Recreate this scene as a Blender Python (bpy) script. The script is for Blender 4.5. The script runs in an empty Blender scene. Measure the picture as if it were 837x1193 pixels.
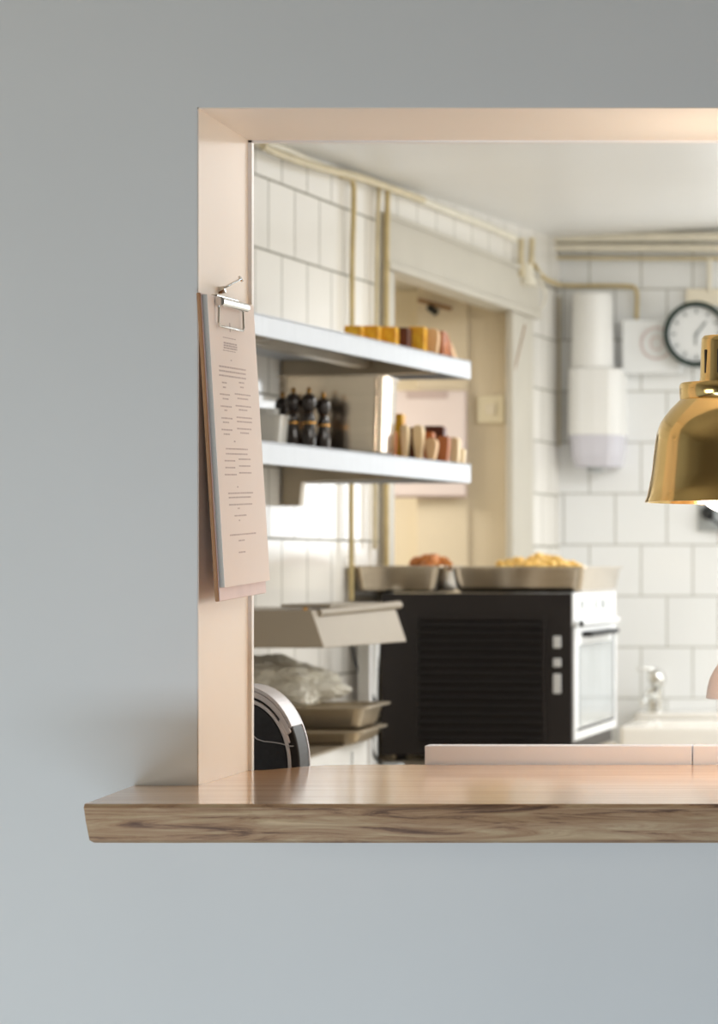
import bpy, bmesh, math, random
from mathutils import Vector, Matrix, noise
C = bpy.context.scene
COL = C.collection
F = 3260.0; PX = 1065.0; PY = 662.0; EYE = 1.35
def Xp(px, Y): return (px-PX)/F*Y            # lateral position of a thing measured at distance Y
def Zp(py, Y): return EYE-(py-PY)/F*Y        # height of a thing measured at distance Y
# ---------------------------------------------------------------- camera
cd = bpy.data.cameras.new('camera'); cam = bpy.data.objects.new('camera', cd); COL.objects.link(cam)
cam.location = (0, 0, EYE); cam.rotation_euler = (math.pi/2, 0, 0)
cd.sensor_fit = 'HORIZONTAL'; cd.sensor_width = 36; cd.lens = F/837*36
cd.shift_x = (418.5-PX)/837; cd.shift_y = (PY-596.5)/837
cd.clip_start = 0.05; cd.clip_end = 60
cd.dof.use_dof = True; cd.dof.focus_distance = 3.05; cd.dof.aperture_fstop = 13
C.camera = cam
# ---------------------------------------------------------------- world, lights, exposure
w = bpy.data.worlds.new('world'); C.world = w; w.use_nodes = True
bg = w.node_tree.nodes['Background']; bg.inputs[0].default_value = (0.82, 0.91, 1.0, 1); bg.inputs[1].default_value = 1.3
def area(name, loc, rot, sx, sy, power, col, spread=180):
    l = bpy.data.lights.new(name, 'AREA'); l.shape = 'RECTANGLE'; l.size = sx; l.size_y = sy
    l.energy = power; l.color = col; l.spread = math.radians(spread)
    o = bpy.data.objects.new(name, l); COL.objects.link(o); o.location = loc; o.rotation_euler = rot
    return o
R = math.radians
area('dining_low_fill', (-0.6, 0.6, 0.30), (R(70), 0, 0), 2.6, 0.5, 40, (0.66, 0.82, 1.0))  # unseen fill added near the floor so the front wall brightens downwards
area('dining_left_fill', (-2.5, 0.9, 1.05), (R(90), 0, R(-42)), 1.0, 0.9, 19, (1.0, 0.985, 0.92))  # added side fill for the left middle of the wall, no window built
area('brass_reflection_fill_left', (-1.5, -2.6, 1.5), (R(88), 0, R(-18)), 0.8, 1.5, 2.4, (1.0, 0.98, 0.94))  # unseen panel added to give the brass lamp a bright reflected band
area('brass_reflection_fill_right', (1.6, -2.6, 1.5), (R(88), 0, R(22)), 0.8, 1.5, 2.2, (1.0, 0.98, 0.94))  # second added panel for the brass reflections, no window behind it
area('kitchen_front_fill', (0.1, 4.1, 2.22), (R(28), 0, 0), 1.2, 0.6, 13, (1.0, 0.97, 0.92))  # added fill for kitchen surfaces that face the camera, no fixture
area('kitchen_window_light', (0.06, 8.12, 1.72), (R(-90), 0, 0), 1.1, 0.64, 7, (0.97, 0.99, 1.0))
area('kitchen_overhead_fill', (0.45, 6.5, 2.28), (0, 0, 0), 1.2, 1.4, 38, (0.97, 0.985, 1.0))  # unseen overhead light added for kitchen brightness, no fixture modelled
area('kitchen_right_window', (1.72, 6.7, 1.55), (0, R(90), 0), 1.0, 1.8, 19, (0.95, 0.985, 1.0))
area('passage_light', (-1.95, 7.2, 2.05), (0, 0, 0), 0.4, 0.5, 11, (1.0, 0.95, 0.86))
def point(name, loc, power, col, rad):
    l = bpy.data.lights.new(name, 'POINT'); l.energy = power; l.color = col; l.shadow_soft_size = rad
    o = bpy.data.objects.new(name, l); COL.objects.link(o); o.location = loc
C.view_settings.view_transform = 'Standard'; C.view_settings.look = 'None'
C.view_settings.exposure = 0.0; C.view_settings.gamma = 1.0; C.view_settings.use_curve_mapping = False
# ---------------------------------------------------------------- materials
def srgb(c):
    return tuple(((v/255)/12.92 if v/255 <= .04045 else ((v/255+.055)/1.055)**2.4) for v in c)
def mat(name, rgb, rough=.5, metal=0, noise_amt=.06, scale=12, bump=0, trans=0, alpha=1, coat=0, stretch=(1,1,1), spec=.5, ior=1.45, sheen=0, rgb2=None, coords='Object'):
    m = bpy.data.materials.new(name); m.use_nodes = True; nt = m.node_tree; N = nt.nodes; L = nt.links
    b = N['Principled BSDF']; c = srgb(rgb)
    b.inputs['Roughness'].default_value = rough; b.inputs['Metallic'].default_value = metal
    b.inputs['Transmission Weight'].default_value = trans; b.inputs['Alpha'].default_value = alpha
    b.inputs['Coat Weight'].default_value = coat; b.inputs['Specular IOR Level'].default_value = spec; b.inputs['IOR'].default_value = ior
    tc = N.new('ShaderNodeTexCoord'); mp = N.new('ShaderNodeMapping'); mp.inputs['Scale'].default_value = stretch
    L.new(tc.outputs[coords], mp.inputs[0])
    nz = N.new('ShaderNodeTexNoise'); nz.inputs['Scale'].default_value = scale; nz.inputs['Detail'].default_value = 5
    L.new(mp.outputs[0], nz.inputs['Vector'])
    r = N.new('ShaderNodeValToRGB')
    c2 = srgb(rgb2) if rgb2 else tuple(v*(1-noise_amt*2) for v in c)
    r.color_ramp.elements[0].position = .32; r.color_ramp.elements[1].position = .68
    r.color_ramp.elements[0].color = (*c2, 1); r.color_ramp.elements[1].color = (*c, 1)
    L.new(nz.outputs['Fac'], r.inputs[0]); L.new(r.outputs[0], b.inputs['Base Color'])
    if bump:
        bp = N.new('ShaderNodeBump'); bp.inputs['Strength'].default_value = bump; bp.inputs['Distance'].default_value = .002
        L.new(nz.outputs['Fac'], bp.inputs['Height']); L.new(bp.outputs[0], b.inputs['Normal'])
    return m
def tile_mat(name, tile, grout, tw, th, off, rough=.12, msize=.0028, axis='X'):
    m = bpy.data.materials.new(name); m.use_nodes = True; nt = m.node_tree; N = nt.nodes; L = nt.links
    b = N['Principled BSDF']; tc = N.new('ShaderNodeTexCoord'); s = N.new('ShaderNodeSeparateXYZ'); cb = N.new('ShaderNodeCombineXYZ')
    L.new(tc.outputs['Object'], s.inputs[0]); L.new(s.outputs[axis], cb.inputs[0]); L.new(s.outputs['Z'], cb.inputs[1])
    mp = N.new('ShaderNodeMapping'); mp.inputs['Location'].default_value = (off[0], off[1], 0); L.new(cb.outputs[0], mp.inputs[0])
    br = N.new('ShaderNodeTexBrick'); br.offset = .5; br.squash = 1
    br.inputs['Scale'].default_value = 1; br.inputs['Brick Width'].default_value = tw; br.inputs['Row Height'].default_value = th
    br.inputs['Mortar Size'].default_value = msize; br.inputs['Mortar Smooth'].default_value = .2; br.inputs['Bias'].default_value = -.2
    t = srgb(tile); br.inputs['Color1'].default_value = (*t, 1); br.inputs['Color2'].default_value = (*[v*.95 for v in t], 1)
    br.inputs['Mortar'].default_value = (*srgb(grout), 1)
    L.new(mp.outputs[0], br.inputs['Vector']); L.new(br.outputs['Color'], b.inputs['Base Color'])
    mr = N.new('ShaderNodeMapRange'); mr.inputs[3].default_value = rough; mr.inputs[4].default_value = .8
    L.new(br.outputs['Fac'], mr.inputs[0]); L.new(mr.outputs[0], b.inputs['Roughness'])
    bp = N.new('ShaderNodeBump'); bp.inputs['Strength'].default_value = .35; bp.inputs['Distance'].default_value = .002; bp.invert = True
    L.new(br.outputs['Fac'], bp.inputs['Height']); L.new(bp.outputs[0], b.inputs['Normal'])
    return m
def emis(name, rgb, st):
    m = bpy.data.materials.new(name); m.use_nodes = True; b = m.node_tree.nodes['Principled BSDF']
    b.inputs['Base Color'].default_value = (*rgb, 1); b.inputs['Emission Color'].default_value = (*rgb, 1); b.inputs['Emission Strength'].default_value = st
    return m
M = dict(
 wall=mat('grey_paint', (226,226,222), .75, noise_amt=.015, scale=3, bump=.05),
 reveal=mat('white_gloss_paint', (245,234,220), .42, noise_amt=.02, scale=2),
 trimw=mat('white_trim', (245,243,240), .35, noise_amt=.01),
 ceil=mat('ceiling_paint', (238,237,234), .35, noise_amt=.02, scale=1.5),
 plaster=mat('white_plaster', (235,230,220), .6, noise_amt=.03),
 frame=mat('frame_paint', (196,190,176), .45, noise_amt=.04, scale=5),
 framew=mat('frame_white', (228,225,218), .4, noise_amt=.03),
 beige=mat('beige_panel', (234,220,194), .5, noise_amt=.05, scale=3),
 cream=mat('cream_wall', (246,236,214), .55, noise_amt=.04, scale=3),
 floor=mat('dining_floor', (120,95,70), .5, noise_amt=.15, stretch=(1,12,1)),
 kfloor=mat('kitchen_floor', (205,200,192), .5, noise_amt=.15),
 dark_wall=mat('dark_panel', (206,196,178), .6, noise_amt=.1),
 steel=mat('stainless', (222,208,188), .15, 1, noise_amt=.05, stretch=(1,1,14), scale=8),
 steel_b=mat('stainless_bright', (232,232,232), .38, .55, noise_amt=.02),
 steel_d=mat('stainless_dull', (186,172,150), .36, .7, noise_amt=.08),
 hood=mat('hood_enamel', (164,152,134), .5, .1, noise_amt=.04, scale=6),
 shelf=mat('shelf_steel', (196,199,203), .42, .35, noise_amt=.03, stretch=(1,14,1)),
 brass=mat('polished_brass', (250,218,148), .14, 1, noise_amt=.03, scale=6),
 brassin=mat('brass_inside', (226,170,84), .35, 1, noise_amt=.03),
 black=mat('black_enamel', (34,27,25), .42, noise_amt=.1, bump=.1),
 blackd=mat('black_panel', (26,20,19), .5, noise_amt=.15),
 rubber=mat('black_rubber', (24,24,24), .6),
 blk_fab=mat('black_textured_plastic', (38,40,46), .62, noise_amt=.2, scale=160, bump=.25),
 silver=mat('silver_plastic', (196,192,194), .35, .3, noise_amt=.03),
 whitep=mat('white_plastic', (240,239,235), .35, noise_amt=.01),
 barw=mat('cool_white_strip', (240,244,255), .4, noise_amt=.01),
 lav=mat('pale_lavender_plastic', (216,214,222), .25, noise_amt=.02),
 whitee=mat('white_enamel', (240,242,242), .2, noise_amt=.01),
 glass=mat('oven_glass', (190,196,198), .06, .4, noise_amt=.05),
 ceramic=mat('sink_ceramic', (236,232,224), .12, noise_amt=.01),
 chrome=mat('chrome', (225,225,222), .12, 1, noise_amt=.01),
 pipe=mat('cream_painted_pipe', (218,203,166), .4, noise_amt=.08, scale=20),
 pipel=mat('pale_painted_pipe', (238,231,212), .4, noise_amt=.06, scale=20),
 pipey=mat('ochre_conduit', (214,192,138), .4, noise_amt=.1, scale=20),
 paper=mat('menu_paper', (240,232,228), .7, noise_amt=.01, bump=.03),
 paper_edge=mat('paper_edges', (206,202,192), .8, noise_amt=.1, scale=300, stretch=(30,1,1)),
 board=mat('clipboard_wood', (186,138,96), .6, noise_amt=.12, scale=30, stretch=(1,1,.1)),
 boardf=mat('clipboard_face', (222,200,196), .5, noise_amt=.05, scale=30),
 ink=mat('grey_ink', (202,190,190), .8),
 tan=mat('tan_wood', (226,186,138), .55, noise_amt=.08, scale=25, stretch=(4,1,.4)),
 railb=mat('dull_brown_rail', (160,122,84), .6, noise_amt=.1),
 pale=mat('pale_wood', (238,212,168), .55, noise_amt=.06, scale=25, stretch=(4,1,.4)),
 rust=mat('reddish_wood', (178,106,58), .55, noise_amt=.1, scale=25, stretch=(4,1,.4)),
 dkwood=mat('dark_brown_wood', (104,52,30), .5, noise_amt=.2, scale=30),
 yellow=mat('yellow_wood', (246,196,52), .5, noise_amt=.08, scale=60, rgb2=(222,146,26)),
 orange=mat('orange_wood', (212,130,60), .5, noise_amt=.08, scale=45, rgb2=(176,92,44)),
 fries=mat('golden_fried', (240,206,120), .5, noise_amt=.1, scale=60, rgb2=(214,160,70)),
 chick=mat('orange_fried', (214,140,62), .5, noise_amt=.1, scale=60, rgb2=(160,84,34)),
 mill=mat('black_lacquer', (38,24,16), .2, noise_amt=.1, coat=.6),
 millg=mat('brass_trim', (200,150,80), .2, 1),
 tub=mat('clear_tub_plastic', (240,236,226), .15, trans=.35, noise_amt=.01),
 bag=mat('clear_plastic_film', (255,251,238), .3, alpha=.85, noise_amt=.02, bump=.3),
 pink=mat('pale_pink_enamel', (232,212,204), .3, noise_amt=.03),
 pinkbd=mat('pale_pink_paper', (236,222,218), .6, noise_amt=.01),
 pinkb=mat('rose_grey_board', (206,186,180), .6, noise_amt=.03),
 clockf=mat('clock_face', (232,234,234), .4, noise_amt=.01),
 clockr=mat('dark_green_rim', (30,50,44), .3),
 tick=mat('clock_marks', (110,118,118), .5),
 switch=mat('ivory_switch', (246,236,208), .35, noise_amt=.01),
 grey=mat('grey_box', (178,182,182), .5, noise_amt=.05),
 bulb=emis('bulb_glow', (1.0, .86, .74), 9.0),
 skyem=emis('daylight_pane', (.95, .98, 1.0), 3.0),
)
# counter slab: honey top, weathered live edge
def wood_top():
    m = bpy.data.materials.new('honey_oak_top'); m.use_nodes = True; N = m.node_tree.nodes; L = m.node_tree.links; b = N['Principled BSDF']
    tc = N.new('ShaderNodeTexCoord'); mp = N.new('ShaderNodeMapping'); mp.inputs['Scale'].default_value = (1.2, 14, 14); L.new(tc.outputs['Object'], mp.inputs[0])
    nz = N.new('ShaderNodeTexNoise'); nz.inputs['Scale'].default_value = 3.0; nz.inputs['Detail'].default_value = 8; nz.inputs['Roughness'].default_value = .6; nz.inputs['Distortion'].default_value = .6
    L.new(mp.outputs[0], nz.inputs['Vector']); r = N.new('ShaderNodeValToRGB')
    r.color_ramp.elements[0].position = .3; r.color_ramp.elements[0].color = (*srgb((198,146,96)), 1)
    r.color_ramp.elements[1].position = .66; r.color_ramp.elements[1].color = (*srgb((236,194,148)), 1)
    L.new(nz.outputs['Fac'], r.inputs[0]); L.new(r.outputs[0], b.inputs['Base Color']); b.inputs['Roughness'].default_value = .3
    b.inputs['Coat Weight'].default_value = .9; b.inputs['Coat Roughness'].default_value = .13
    return m
def wood_edge():
    m = bpy.data.materials.new('weathered_live_edge'); m.use_nodes = True; N = m.node_tree.nodes; L = m.node_tree.links; b = N['Principled BSDF']
    tc = N.new('ShaderNodeTexCoord'); mp = N.new('ShaderNodeMapping'); mp.inputs['Scale'].default_value = (2.6, 10, 34); L.new(tc.outputs['Object'], mp.inputs[0])
    nz = N.new('ShaderNodeTexNoise'); nz.inputs['Scale'].default_value = 2.6; nz.inputs['Detail'].default_value = 9; nz.inputs['Roughness'].default_value = .68; nz.inputs['Distortion'].default_value = 1.2
    L.new(mp.outputs[0], nz.inputs['Vector']); r = N.new('ShaderNodeValToRGB'); e = r.color_ramp.elements
    e[0].position = .27; e[0].color = (*srgb((70,44,32)), 1); e[1].position = .72; e[1].color = (*srgb((212,184,146)), 1)
    for p, c in ((.38, (118,88,66)), (.46, (168,132,98)), (.58, (186,158,122))):
        q = e.new(p); q.color = (*srgb(c), 1)
    L.new(nz.outputs['Fac'], r.inputs[0]); L.new(r.outputs[0], b.inputs['Base Color']); b.inputs['Roughness'].default_value = .55
    bp = N.new('ShaderNodeBump'); bp.inputs['Strength'].default_value = .4; bp.inputs['Distance'].default_value = .003
    L.new(nz.outputs['Fac'], bp.inputs['Height']); L.new(bp.outputs[0], b.inputs['Normal'])
    return m
M['wtop'] = wood_top(); M['wedge'] = wood_edge()
# ---------------------------------------------------------------- mesh helpers
def box(bm, x0, x1, y0, y1, z0, z1):
    v = [bm.verts.new(p) for p in ((x0,y0,z0),(x1,y0,z0),(x1,y1,z0),(x0,y1,z0),(x0,y0,z1),(x1,y0,z1),(x1,y1,z1),(x0,y1,z1))]
    for f in ((0,3,2,1),(4,5,6,7),(0,1,5,4),(1,2,6,5),(2,3,7,6),(3,0,4,7)): bm.faces.new([v[i] for i in f])
    return v
def prism(bm, pts, fn):
    """pts outline (a,b); fn(a,b,t) -> xyz for t = 0,1"""
    lo = [bm.verts.new(fn(a,b,0)) for a,b in pts]; hi = [bm.verts.new(fn(a,b,1)) for a,b in pts]; n = len(pts)
    bm.faces.new(lo[::-1]); bm.faces.new(hi)
    for i in range(n): bm.faces.new((lo[i], lo[(i+1)%n], hi[(i+1)%n], hi[i]))
def lathe(bm, prof, cx=0, cy=0, n=40, closed=False):
    rings = []
    for r, z in prof:
        if r < 1e-5: rings.append([bm.verts.new((cx,cy,z))])
        else: rings.append([bm.verts.new((cx+r*math.cos(2*math.pi*k/n), cy+r*math.sin(2*math.pi*k/n), z)) for k in range(n)])
    prs = list(zip(rings, rings[1:]))
    if closed: prs.append((rings[-1], rings[0]))
    for a, b in prs:
        for k in range(n):
            k2 = (k+1) % n
            if len(a) == 1 and len(b) == 1: continue
            if len(a) == 1: bm.faces.new((a[0], b[k], b[k2]))
            elif len(b) == 1: bm.faces.new((a[k], b[0], a[k2]))
            else: bm.faces.new((a[k], a[k2], b[k2], b[k]))
def smooth_path(pts, it=2):
    pts = [Vector(p) for p in pts]
    for _ in range(it):
        q = [pts[0]]
        for a, b in zip(pts, pts[1:]): q += [a*.75+b*.25, a*.25+b*.75]
        q.append(pts[-1]); pts = q
    return pts
def tube(bm, pts, r, n=10, sm=0):
    pts = smooth_path(pts, sm) if sm else [Vector(p) for p in pts]
    rings = []; up = None
    for i, p in enumerate(pts):
        t = (pts[min(i+1, len(pts)-1)]-pts[max(i-1, 0)]).normalized()
        if up is None: up = Vector((0,0,1)) if abs(t.z) < .9 else Vector((1,0,0))
        a = t.cross(up).normalized(); b = a.cross(t).normalized(); up = b
        rr = r[min(int(i*len(r)/len(pts)), len(r)-1)] if isinstance(r, (list, tuple)) else r
        rings.append([bm.verts.new(p + a*rr*math.cos(2*math.pi*k/n) + b*rr*math.sin(2*math.pi*k/n)) for k in range(n)])
    for A, B in zip(rings, rings[1:]):
        for k in range(n): bm.faces.new((A[k], A[(k+1)%n], B[(k+1)%n], B[k]))
    bm.faces.new(rings[0][::-1]); bm.faces.new(rings[-1])
def obj(name, fn, m, parent=None, bevel=0, smooth=False, solid=0, loc=None, mats=None):
    bm = bmesh.new(); fn(bm)
    bmesh.ops.recalc_face_normals(bm, faces=bm.faces)
    me = bpy.data.meshes.new(name); 
    if smooth:
        for f in bm.faces: f.smooth = True
    bm.to_mesh(me); bm.free()
    for k in (mats or [m]): me.materials.append(M[k] if isinstance(k, str) else k)
    o = bpy.data.objects.new(name, me); COL.objects.link(o)
    if parent: o.parent = parent
    if loc: o.location = loc
    if bevel:
        b = o.modifiers.new('bevel', 'BEVEL'); b.width = bevel; b.segments = 3; b.limit_method = 'ANGLE'
    if smooth and not bevel:
        e = o.modifiers.new('split', 'EDGE_SPLIT'); e.split_angle = R(38)
    return o
def tag(o, label, cat, group=None):
    o['label'] = label; o['category'] = cat
    if group: o['group'] = group
    return o
def thing(name, label, cat, loc=(0,0,0), rotz=0, group=None):
    o = bpy.data.objects.new(name, None); COL.objects.link(o); o.empty_display_size = .05
    o.location = loc; o.rotation_euler = (0,0,rotz); return tag(o, label, cat, group)
def struct(name, fn, m, loc=None, rotz=0, bevel=0, mats=None):
    o = obj(name, fn, m, bevel=bevel, mats=mats); o['kind'] = 'structure'
    if loc: o.location = loc
    o.rotation_euler = (0,0,rotz); return o
def copy_tree(o, parent=None):
    c = o.copy(); COL.objects.link(c); c.parent = parent
    for ch in list(o.children): copy_tree(ch, c)
    return c
# left kitchen wall frame: origin on the wall line, local X along the wall (away from camera), local -Y into the kitchen
WT = .1304; WN = math.hypot(1, WT); WCOS = 1/WN; WSIN = WT/WN
WO = (-2.1097, 0, 0); WROT = math.atan2(WCOS, WSIN)
def wallX(Y): return -2.1097 + WT*Y
def wallY(px): return 2.1097/(WT-(px-PX)/F)
def S(Y): return Y/WCOS
def WP(s, n, z): # n = distance out of the wall into the kitchen
    return (WO[0] + s*WSIN + n*WCOS, s*WCOS - n*WSIN, z)
# ---------------------------------------------------------------- structure
Y0, Y1 = 3.0, 3.224
XL = -.7684; XR = .95; ZT = 1.8442; ZC = 1.1172
def f(bm):
    box(bm, -3.2, XL, Y0, Y1, 0, 2.75); box(bm, XR, 3.2, Y0, Y1, 0, 2.75)
    box(bm, XL, XR, Y0, Y1, ZT, 2.75); box(bm, XL, XR, Y0, Y1, 0, ZC-.0385)
fw = struct('wall_front', f, 'wall')
def f(bm):   # painted lining of the opening
    box(bm, XL, XL+.0012, Y0+.0008, Y1, ZC, ZT); box(bm, XL, XR, Y0+.0008, Y1, ZT-.0012, ZT)
struct('trim_1', f, 'reveal')
def f(bm):   # bead on the kitchen side of the opening
    x = Xp(288, Y1); z = Zp(162, Y1)
    box(bm, XL-.02, XL+.0055, Y1, Y1+.010, ZC-.004, ZT+.02); box(bm, XL-.02, XR+.02, Y1, Y1+.010, ZT-.0035, ZT+.02)
struct('trim_2', f, 'trimw')
def f(bm): box(bm, -3.2, 3.2, -3.0, Y1, -.05, 0)
struct('floor', f, 'floor')
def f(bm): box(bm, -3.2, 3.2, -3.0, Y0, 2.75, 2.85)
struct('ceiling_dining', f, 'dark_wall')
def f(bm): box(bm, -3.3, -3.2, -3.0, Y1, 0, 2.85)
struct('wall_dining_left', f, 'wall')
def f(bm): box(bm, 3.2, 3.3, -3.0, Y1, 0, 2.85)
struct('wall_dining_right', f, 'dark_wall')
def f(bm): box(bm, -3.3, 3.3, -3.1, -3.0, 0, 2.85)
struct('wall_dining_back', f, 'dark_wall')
# kitchen shell
YB = 8.205
def f(bm): box(bm, -3.2, 1.9, Y1, 8.4, -.05, 0)
struct('floor_kitchen', f, 'kfloor')
def Hc(x, y): return EYE + .862 + .024*(y-6.2) + .075*(x+1.30)
def f(bm):
    pts = [(-2.6,Y1),(1.9,Y1),(1.9,8.4),(-2.6,8.4)]
    lo = [bm.verts.new((x,y,Hc(max(x,-1.9),y))) for x,y in pts]; hi = [bm.verts.new((x,y,2.75)) for x,y in pts]
    bm.faces.new(lo); bm.faces.new(hi[::-1])
    for i in range(4): bm.faces.new((lo[i], hi[i], hi[(i+1)%4], lo[(i+1)%4]))
struct('ceiling', f, 'ceil')
sA, sB = S(6.568), S(7.88)
HB, HT = EYE+.704, EYE+.836
# left tiled wall; local x = s, local y = -n
M['tile_left'] = tile_mat('tile_left', (238,234,226), (138,134,120), .1565, .15, (-5.893+.07825, -1.4125), msize=.0026)
M['tile_back'] = tile_mat('tile_back', (243,244,243), (184,183,175), .1515, .15, (.951+.07575-.0757, -1.4187), msize=.0026)
def f(bm):
    box(bm, S(Y1)-.3, sA, 0, .12, 0, 2.6); box(bm, sA, sB, 0, .12, HT, 2.6); box(bm, sB, S(8.5), 0, .12, 0, 2.6)
wl = struct('wall_left', f, 'tile_left', loc=WO, rotz=WROT)
def f(bm):
    box(bm, -2.6, -.46, YB, YB+.15, 0, 2.6); box(bm, .62, 1.9, YB, YB+.15, 0, 2.6)
    box(bm, -.46, .62, YB, YB+.15, 0, 1.38); box(bm, -.46, .62, YB, YB+.15, 2.06, 2.6)
struct('wall_back', f, 'tile_back')
def f(bm): box(bm, 1.8, 1.9, Y1, 8.4, 0, 2.6)
struct('wall_right', f, 'plaster')
wn = struct('window_1', lambda bm: (box(bm, -.46, .62, YB+.05, YB+.09, 1.38, 1.42), box(bm, -.46, .62, YB+.05, YB+.09, 2.02, 2.06),
     box(bm, -.46, -.42, YB+.05, YB+.09, 1.42, 2.02), box(bm, .58, .62, YB+.05, YB+.09, 1.42, 2.02), box(bm, .06, .10, YB+.05, YB+.09, 1.42, 2.02)), 'trimw')
# passage behind the doorway
def f(bm):
    box(bm, Xp(487,7.72), wallX(7.72)-.004, 7.72, 8.02, 0, EYE+.80)
    box(bm, Xp(487,7.72), Xp(546,7.72), 7.708, 7.72, 0, EYE+.775)
struct('wall_passage', f, 'beige')
struct('wall_passage_end', lambda bm: box(bm, -2.9, Xp(487,7.72), 7.82, 7.95, 0, 2.4), 'cream')
struct('wall_passage_left', lambda bm: box(bm, -2.9, -2.8, 6.3, 8.1, 0, 2.4), 'cream')
struct('wall_passage_near', lambda bm: box(bm, -2.9, wallX(6.4)-.05, 6.36, 6.45, 0, 2.4), 'cream')
struct('ceiling_passage', lambda bm: prism(bm, [(-2.9,6.3),(wallX(6.3)-.10,6.3),(wallX(8.1)-.10,8.1),(-2.9,8.1)], lambda a,b,t: (a,b,EYE+.775+.1*t)), 'frame')
# door frame, in the wall frame
df = struct('door_frame', lambda bm: (box(bm, sB-.225, sB+.0, -.012, .004, 0, HB), box(bm, sB-.235, sB-.21, -.018, .004, 0, HB), box(bm, sA-.005, sA+.075, -.012, .13, 0, HB)), 'frame', loc=WO, rotz=WROT, bevel=.004)
hd = struct('trim_3', lambda bm: (box(bm, sA+.0, sB+.04, -.016, .045, HB, HT), box(bm, sA+.0, sB+.04, -.026, -.016, HB, HB+.018), box(bm, sA, sB+.04, -.024, -.016, HT-.012, HT)), 'frame', loc=WO, rotz=WROT, bevel=.003)
# ---------------------------------------------------------------- counter slab through the opening
def f(bm):
    n = 150; x0 = -.8195; xe = .94
    prof = [(.0,0.0,'t'),(0.0,0.0,'t')]
    rows = []
    for i in range(n+1):
        t = i/n; x = x0 + (xe-x0)*t
        w1 = noise.noise(Vector((x*5,0,3.1)))*.004 + noise.noise(Vector((x*17,0,7.7)))*.0012
        w2 = noise.noise(Vector((x*4,5,1.3)))*.004 + noise.noise(Vector((x*23,0,9.7)))*.0016
        yf = 2.76
        xs = x
        ring = []
        back = 2.9995
        rb = -.8365 if i == 0 else x
        ring.append((rb, back, ZC)); ring.append((xs, yf+.004+w1*.4, ZC)); ring.append((xs+(.0005 if i == 0 else 0), yf+w1*.5, ZC-.0035))
        ring.append((xs+(.003 if i == 0 else 0), yf-.002+w2, ZC-.018)); ring.append((xs+(.005 if i == 0 else 0), yf+.004+w1, ZC-.036)); ring.append((xs+(.008 if i==0 else 0), yf+.010+w1, ZC-.039))
        ring.append((rb+(.006 if i==0 else 0), back, ZC-.039))
        rows.append([bm.verts.new(p) for p in ring])
    for A, B in zip(rows, rows[1:]):
        for k in range(7):
            fc = bm.faces.new((A[k], B[k], B[(k+1)%7], A[(k+1)%7])); fc.material_index = 0 if k in (0,) else 1
    fa = bm.faces.new(rows[0]); fa.material_index = 1; fb = bm.faces.new(rows[-1][::-1]); fb.material_index = 1
    pts = [(XL+.0015,2.9995),(XR-.002,2.9995),(XR-.002,3.314),(-.665,3.314),(-.69,3.309),(-.712,3.290),(-.728,3.262),(-.742,3.238),(-.752,3.2245),(XL+.0015,3.2235)]
    lo = [bm.verts.new((a,b,ZC-.0382)) for a,b in pts]; hi = [bm.verts.new((a,b,ZC)) for a,b in pts]
    bm.faces.new(hi).material_index = 0; bm.faces.new(lo[::-1]).material_index = 1
    for i in range(len(pts)): bm.faces.new((lo[i], lo[(i+1)%len(pts)], hi[(i+1)%len(pts)], hi[i])).material_index = 1
ct = obj('serving_counter', f, None, mats=['wtop','wedge'])
tag(ct, 'thick live-edge wooden counter running through the wall opening', 'counter')
# ---------------------------------------------------------------- clipboard on the reveal
cb = thing('clipboard', 'wooden clipboard with printed menu hanging on the left side of the opening', 'clipboard', (XL+.0005, 3.100, Zp(336,3.10)))
# local: x out of the wall, y away from camera, z up; origin at the hook
tilt = R(-3.0)
cb.rotation_euler = (R(1.9), tilt, 0)
cb.rotation_mode = 'XYZ'
def f(bm): box(bm, .0004, .0044, -.112, .108, -.343, -.012)
obj('backboard', f, 'board', cb, bevel=.0012)
def f(bm): box(bm, .0045, .0052, -.110, .107, -.3425, -.0125)
obj('board_face', f, 'boardf', cb)
def f(bm): box(bm, .0052, .0105, -.107, .104, -.328, -.014)
ps = obj('paper_stack', f, 'paper_edge', cb)
def f(bm):
    box(bm, .0106, .0109, -.1075, .1045, -.3285, -.0135)
sh = obj('menu_sheet', f, 'paper', cb)
def f(bm):
    random.seed(4)
    def left(y): return 115+.0552*(y-225)
    def ln(y, x0, x1, h=.0016, five=False):
        if five: y += 1134
        u0 = (x0-left(y))/345; u1 = (x1-left(y))/345; v = (y-225-(x0-left(y))*.12)/1990
        ya = -.107+u0*.211; yb = -.107+u1*.211; z = -.014-v*.312
        x = ya
        while x < yb-.0008:
            l = random.uniform(.004, .012); e = min(x+l, yb)
            box(bm, .01092, .01098, x, e, z-h/2, z+h/2); x = e+.0015
    ln(438, 274, 281, .010)
    for y in (510, 600): ln(y, 225, 320, .0010)
    for y in (548, 565, 582): ln(y, 230, 330, .0018)
    ln(670, 280, 292, .0012)
    for y in (712, 742, 774): ln(y, 195, 395, .0018)
    for y, a, b in ((825,(215,250),(342,382)),(858,(222,245),(352,378)),(905,(200,272),(310,432)),(937,(220,262),(330,412)),(988,(205,285),(315,435)),(1018,(232,252),(340,405)),(1070,(210,290),(322,440)),(1100,(220,265),(325,440)),(1150,(210,288),(325,435)),(1182,(225,270),(350,415))):
        ln(y, *a); ln(y, *b)
    for y, segs in ((105,[(300,312)]),(150,[(240,405)]),(185,[(240,405)]),(232,[(230,308),(335,428)]),(280,[(235,308),(338,425)]),(328,[(230,318),(338,435)]),(425,[(322,334)]),(460,[(255,442)]),(490,[(258,425)]),(540,[(260,438)]),(575,[(325,340)]),(622,[(300,390)]),(660,[(332,342)]),(750,[(265,465)]),(800,[(330,375)]),(882,[(330,380)])):
        for s in segs: ln(y, *s, five=True)
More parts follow.
